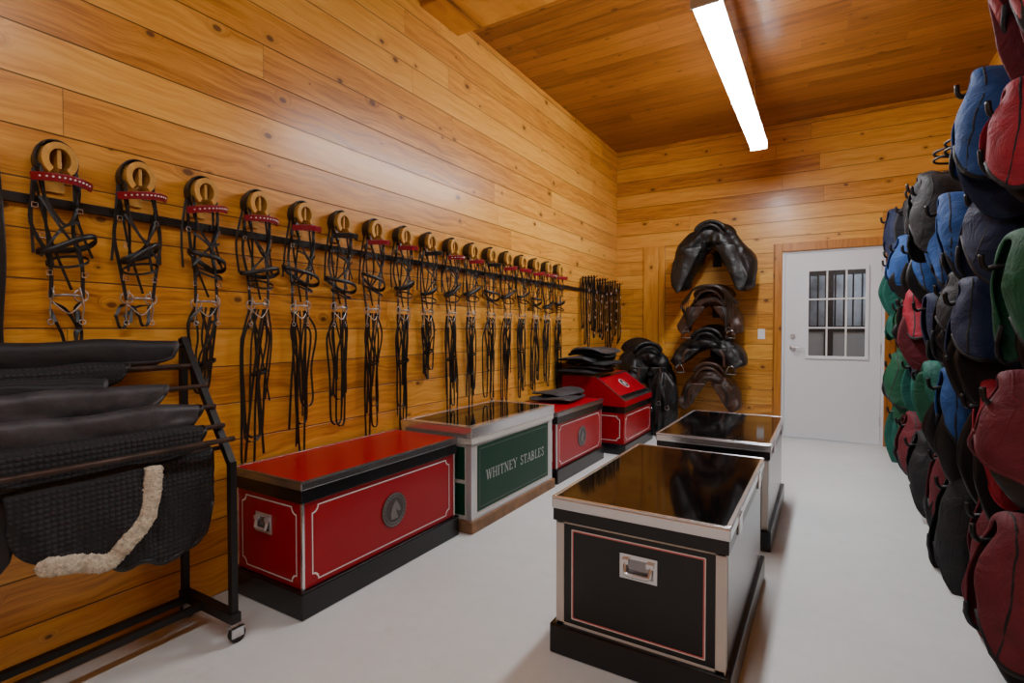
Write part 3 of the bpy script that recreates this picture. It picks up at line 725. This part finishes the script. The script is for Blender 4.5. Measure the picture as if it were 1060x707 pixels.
# ------------------------------------------------------------------ pad cart
ce = empty('pad_rack_cart', (-1.93, 1.14, 0), 'black iron wheeled rack holding saddle pads beside the wall', 'rack cart')
YA, YE = -1.20, 0.0
RODS = [(-.320, 1.135), (-.255, 1.055), (-.19, .975), (-.125, .90), (-.065, .83), (0.0, .785)]
pr = [(-.013, -.013), (.013, -.013), (.013, .013), (-.013, .013)]
for y in (YE, YA):
    m = MB()
    m.sweep([(0, y, .09), (0, y, .70)], pr, (0, 1, 0))
    m.sweep([(0, y, .69), (-.335, y, 1.165)], pr, (0, 1, 0))
    m.sweep([(-.345, y, .09), (-.335, y, 1.165)], pr, (0, 1, 0))
    m.sweep([(.02, y, .10), (-.36, y, .10)], [(a*1.5, b*1.5) for a, b in pr], (0, 1, 0))
    m.obj('end_frame', M_IRON, ce, bevel=.002)
for xx in (-.19, -.30): MB().sweep([(xx, YE, .10), (xx, YA, .10)], pr, (1, 0, 0)).obj('base_rail', M_IRON, ce, bevel=.002)
for x, z in RODS: MB().tube([(x, YE+.01, z), (x, YA, z)], .010, 10).obj('rod', M_RUST, ce, smooth=True)
MB().tube([(-.07, YE, .745), (-.07, YA, .745)], .009, 8).obj('rod', M_RUST, ce, smooth=True)
for x in (0.0, -.345):
    for y in (YE, YA):
        c_ = MB()
        c_.tube([(x, y, .085), (x, y, .062)], .012, 10)
        c_.box(x-.018, x-.013, y-.016, y+.03, .025, .066).box(x+.013, x+.018, y-.016, y+.03, .025, .066).box(x-.018, x+.018, y-.016, y+.03, .06, .066)
        c_.tube([(x-.011, y+.012, .030), (x+.011, y+.012, .030)], .0295, 20, mi=1)
        c_.tube([(x-.02, y+.012, .030), (x+.02, y+.012, .030)], .006, 8)
        c_.obj('caster', [M_STEEL, M_RUB], ce)

def hung_pad(rx, rz, ya, yb, df, db, mat, seed, label, th=.012, rad=.016, rnd=.45, fleece=False, bulge=.006, tilt=0., wr=1., pw=5):
    e = empty('saddle_pad', (-1.93+rx, (ya+yb)/2, rz), label, 'saddle pad', 'saddle pads hung on the rack cart')
    hl = (yb-ya)/2
    def cen(v, q):
        edge = (max(0, 1-abs(v)**pw))**.5
        dr = (df if q > 0 else db)*((1-rnd)+rnd*edge)*(1+.15*noise.noise(Vector((v*1.7+seed, 1, seed))))
        s = abs(q); arc = rad*pi/2; a = s*(arc+dr)
        if a < arc: th_ = a/rad; x = rad*sin(th_); z = rad*cos(th_)
        else: x = rad; z = -(a-arc)
        n1 = noise.noise(Vector((v*2.2+seed, z*5, seed*.7)))
        n2 = noise.noise(Vector((v*8+seed, z*16, seed*1.3)))
        n3 = .5-abs(noise.noise(Vector((v*4+seed*2, z*18, 3))))
        x += (bulge*sin(min(1, s)*pi)+(n1*.020*s+n2*.008*s+n3*.014*s)*wr)
        x += .004
        return Vector(((1 if q > 0 else -1)*x, v*hl*(1-.05*s*abs(v)), z+n1*.012-.010*abs(v)**6+tilt*v*s*.5))
    MB().grid(lambda u, v: cen(2*u-1, 2*v-1), 41, 35).obj('pad_body', mat, e, smooth=True, solid=th, sub=1)
    P = [cen(v, 1.0) for v in [k/15-1 for k in range(31)]]
    if fleece:
        P = [cen(1.0, q) for q in [.12+.88*k/10 for k in range(10)]]+P[::-1][:26]
        P = spl(P, 5)
        n = 20
        def pr_(i):
            out = []; p = P[i]; tp = min(1, (len(P)-1-i)/10+.3)
            for k in range(n):
                a = 2*pi*k/n
                r = .021+.005*noise.noise(Vector((p.x*60+cos(a)*4, p.y*190, p.z*190+sin(a)*4)))
                out.append((r*cos(a)*.42*tp, r*sin(a)*1.35*tp))
            return out
        MB().sweep([p+Vector((.010, 0, 0)) for p in P], pr_, (1, .0, 0)).obj('fleece_edging', M_FLC, e, smooth=True)
    else:
        Q = [cen(1.0, q) for q in [-1+2*k/24 for k in range(25)]]
        bm_ = th*.60
        MB().tube(P, bm_, 8).tube(Q, bm_, 8).obj('binding', M_PAD4 if seed % 2 else M_BLK, e, smooth=True)
    return e
LBL = 'black quilted saddle pad draped over the iron rack rod'
hung_pad(*RODS[0], .15, 1.10, .060, .09, M_PAD3, 1, LBL, .020, rad=.018, wr=.5)
hung_pad(*RODS[1], .30, .90, .075, .08, M_PAD1, 2, 'black waffle-textured saddle pad folded over the rack rod', .020, tilt=.03, rad=.018, wr=.6, rnd=.8, pw=4)
hung_pad(-.222, 1.018, .12, .82, .070, .08, M_PAD2, 23, 'charcoal ribbed saddle pad folded over another pad', .018, tilt=-.03, rad=.016, wr=.6, rnd=.7, pw=4)
hung_pad(*RODS[2], .15, 1.00, .080, .08, M_PAD4, 3, 'worn grey-black saddle pad draped over the rack rod', .020, tilt=.02, rad=.018, wr=.8, rnd=.8, pw=4)
hung_pad(*RODS[3], .25, 1.09, .095, .10, M_PAD4, 4, 'worn grey-black saddle pad draped over the rack rod', .020, tilt=.03, rad=.016, wr=1.0, rnd=.7, pw=4)
hung_pad(*RODS[4], .10, 1.07, .085, .10, M_PAD1, 14, 'black saddle pad draped over the rack rod', .018, rad=.016, wr=.8, rnd=.7, pw=4)
hung_pad(-.045, .735, .50, .88, .25, .12, M_PAD1, 5, 'black saddle pad edged with cream sheepskin fleece', fleece=True, rnd=.68, pw=2.6, wr=.7)
hung_pad(-.085, .745, .72, 1.10, .36, .14, M_PAD1, 6, 'black diamond-textured saddle pad with rounded hem', .016, rnd=.5, pw=3)
hung_pad(-.07, .735, .02, .54, .24, .12, M_PAD3, 8, LBL, .018, rnd=.5)

# ------------------------------------------------------------------ covered saddles
LAB = {'blue': 'blue', 'navy': 'navy', 'red': 'red', 'maroon': 'maroon', 'green': 'green', 'teal': 'teal', 'black': 'black', 'grey': 'grey', 'rose': 'faded red'}
def covered(Y, zt, xf, r, drop, colr, lin, seed, rz):
    e = empty('covered_saddle', (.86, Y, zt), 'saddle under a draped %s cloth cover on a wall rack arm' % LAB[colr], 'saddle', 'covered saddles on the wall racks', rz)
    R = random.Random(seed); ph = R.uniform(0, 6); X0 = xf-.86; X1 = XR-.07-.86
    lean = R.uniform(-.05, .05); E = R.uniform(.07, .11); fq = R.uniform(16, 24); fa = R.uniform(.018, .030)
    def crump(p):
        q = p*5+Vector((seed, ph, 0))
        return noise.noise(q)*.020+(.33-abs(noise.noise(q*1.7)))*.018+(.3-abs(noise.noise(q*4.3)))*.005
    def cover(u, v, off=0.):
        x = X0+(X1-X0)*u**1.4
        c0 = min(1, (x-X0)/E); nose = sqrt(max(0, 1-(1-c0)**2)); q = 2*v-1; s = abs(q); sg = 1 if q >= 0 else -1
        hem = 1+.55*noise.noise(Vector((x*4.5+seed*3, sg*2.3, ph)))
        dr = drop*hem*(.70+.30*nose)
        rr = (r*(1+.24*cos(2*pi*u*.9+.5)))*(.24+.76*nose)+off
        arc = rr*pi/2; a = s*(arc+dr)
        if a < arc: t_ = a/rr; y = rr*sin(t_); z = -rr+rr*cos(t_)+off
        else: y = rr; z = -rr-(a-arc)
        h = max(0, a-arc)/max(dr, .01)
        P = Vector((x, sg*y, z)); c = crump(P)
        y += c*(.3+.7*nose)+.012*sin(pi*h*.8)*nose+fa*h*sin(x*fq+ph+sg+2.2*noise.noise(Vector((x*3, sg, ph))))+.012*h
        y = max(y, .006)
        z += -.07*(1-nose)+.085*(2*u-.85)**2-.02+(c*.7 if s < .5 else 0)
        x += -.02*(1-nose)*sin(pi*min(1, h))+crump(P+Vector((3, 1, 2)))*.7-.06*h*sin(ph)
        return (x, sg*y+lean*h, z)
    MB().grid(cover, 34, 51).obj('cloth_cover', FAB[colr], e, smooth=True, solid=.010, sub=1)
    for sg in (-1, 1):
        fl = drop*R.uniform(1.15, 1.50); w0, w1 = X0+.04+R.uniform(-.01, .05), X0+R.uniform(.28, .40)
        def flap(u, v):
            x = w0+(w1-w0)*v+.06*sin(u*2+ph)-.05*u
            d = (r*.8+fl*(1-.5*abs(2*v-1)**2.4))*u
            c = crump(Vector((x, sg, d)))
            return (x, sg*(r*.74*min(1, .55+d*2.2)+c*.35)+lean*u, -.06-d)
        MB().grid(flap, 12, 14).obj('saddle_flap', FAB[lin] if lin != 'black' else M_BLK, e, smooth=True, solid=.014, sub=1)
    pm = FAB['black'] if R.random() < .45 else (FAB['grey'] if R.random() < .3 else FAB[colr])
    for sg in (0, 1):
        MB().tube([cover(k/33, sg) for k in range(34)], .0085, 6).obj('piping', pm, e, smooth=True)
    MB().tube([cover(.12, k/50) for k in range(51)], .006, 6).obj('piping', pm, e, smooth=True)
    def core(u, v):
        a = 2*pi*u; x = X0+.06+(X1-X0-.08)*v; k = (sin(pi*min(1, v*.8+.08)))**.4
        return (x, r*.45*cos(a)*k, -r*.95+r*.42*sin(a)*k-.08*math.exp(-(x-X0)/.07))
    MB().grid(core, 18, 10, 0, True).obj('seat', FAB['black'], e, smooth=True)
    if R.random() < .35:
        uu = R.uniform(.3, .5)
        MB().ribbon([cover(uu, k/50, .010) for k in range(51)], .028, .004, (1, 0, 0)).obj('surcingle', M_BLK, e)
    if R.random() < .7:
        xs_ = X0+.10+R.random()*.14; s = -1
        MB().ribbon(spl([(xs_, s*r*.9, -r), (xs_-.02, s*(r+.03), -r-.14), (xs_-.03, s*(r+.02), -r-drop-.14)], 5), .024, .005, (1, .4, 0)).obj('strap', M_BLK, e)
        if R.random() < .4:
            c_ = Vector((xs_-.03, s*(r+.02), -r-drop-.20))
            MB().tube([c_+Vector((.045*cos(t), 0, .055*sin(t))) for t in [pi*q/10 for q in range(11)]]+[c_+Vector((-.05, 0, -.03)), c_+Vector((.05, 0, -.03))], .005, 8, True).obj('stirrup_iron', M_DCHR, e, smooth=True)
COLS = [2.30, 2.76, 3.22, 3.72, 4.22, 4.72, 5.22, 5.72]
TZ = [
    [2.58, 2.00, 1.54, 1.10, .62],
    [2.24, 1.80, 1.42, 1.02, .56],
    [None, 1.88, 1.46, 1.04, .56],
    [2.08, 1.78, 1.42, 1.00, .56],
    [2.16, 1.82, 1.44, 1.02, .58],
    [2.26, 1.86, 1.45, 1.02, .58],
    [2.26, 1.88, 1.45, 1.02, .58],
    [2.26, 1.88, 1.45, 1.02, .58]]
CC = [
    [('rose', 'maroon'), ('red', 'black'), ('green', 'black'), ('maroon', 'black'), ('maroon', 'black')],
    [('blue', 'navy'), ('navy', 'black'), ('navy', 'black'), ('red', 'black'), ('maroon', 'maroon')],
    [('blue', 'navy'), ('blue', 'navy'), ('black', 'black'), ('blue', 'black'), ('black', 'black')],
    [('black', 'black'), ('blue', 'navy'), ('navy', 'black'), ('teal', 'green'), ('maroon', 'black')],
    [('black', 'black'), ('blue', 'black'), ('red', 'maroon'), ('green', 'black'), ('black', 'navy')],
    [('navy', 'black'), ('blue', 'black'), ('red', 'black'), ('navy', 'teal'), ('maroon', 'maroon')],
    [('black', 'grey'), ('navy', 'navy'), ('green', 'black'), ('green', 'green'), ('maroon', 'black')],
    [('navy', 'black'), ('navy', 'teal'), ('teal', 'black'), ('green', 'teal'), ('green', 'teal')]]
RB = random.Random(11)
for i, Y in enumerate(COLS):
    re = empty('saddle_rack', (XR, Y, 0), 'black iron wall rack with projecting saddle arms', 'saddle rack', 'wall racks for covered saddles')
    MB().box(-.02, 0, -.03, .03, .3, 2.5).obj('upright', M_IRON, re)
    for k, z in enumerate(TZ[i]):
        low = (0, 0, .0, .02, .04)[k]+(.04 if i == 0 and k in (1, 2) else 0)-(.03 if i < 2 and k > 2 else 0)-(.04 if i == 0 and k == 0 else 0)
        xf = .48+low+RB.uniform(-.04, .05); r = .104+RB.uniform(-.010, .022)
        yy = Y+RB.uniform(-.05, .05); dz = RB.uniform(-.03, .03)
        if z is None: continue
        zz = z+dz
        dp_ = (.26 if k < 4 else .33)+RB.uniform(-.03, .05)
        if i < 2 and k == 0: dp_ = .38
        MB().tube(spl([(-.01, yy-Y, zz-.10), (xf-XR+.06, yy-Y, zz-.10), (xf-XR-.03, yy-Y, zz-.11), (xf-XR-.045, yy-Y, zz-.06)], 4), .009, 8).obj('arm', M_IRON, re, smooth=True)
        covered(yy, zz, xf, r, dp_, *CC[i][k], seed=i*7+k, rz=RB.uniform(-.12, .12))
for (Y, z) in ((3.10, 2.02), (3.40, 2.06)):
    e = empty('wire_hoop_rack', (XR, Y, z), 'black wire hoop rack projecting above the saddles', 'wire rack', 'wire hoop racks')
    MB().tube([(0, 0, 0), (-.52, 0, 0)], .007, 8).obj('arm', M_IRON, e)
    m = MB()
    for dz in (0, .035): m.ring((-.62, 0, dz), .10, .006, 'z', 28, 6, sy=1.0)
    m.tube([(-.52, 0, 0), (-.52, 0, .035)], .006, 6)
    m.obj('hoop', M_IRON, e, smooth=True)

# ------------------------------------------------------------------ world + camera
w = bpy.data.worlds.new('World'); S.world = w; w.use_nodes = True
w.node_tree.nodes['Background'].inputs[0].default_value = (.5, .6, .8, 1); w.node_tree.nodes['Background'].inputs[1].default_value = .3
cd = bpy.data.cameras.new('Camera'); cam = bpy.data.objects.new('Camera', cd); COL.objects.link(cam)
cd.sensor_width = 36; cd.lens = 540/1060*36; cd.clip_start = .05
cam.location = (0, 0, 1.2); cam.rotation_euler = (math.radians(90-1.3), 0, math.radians(31.04))
S.camera = cam
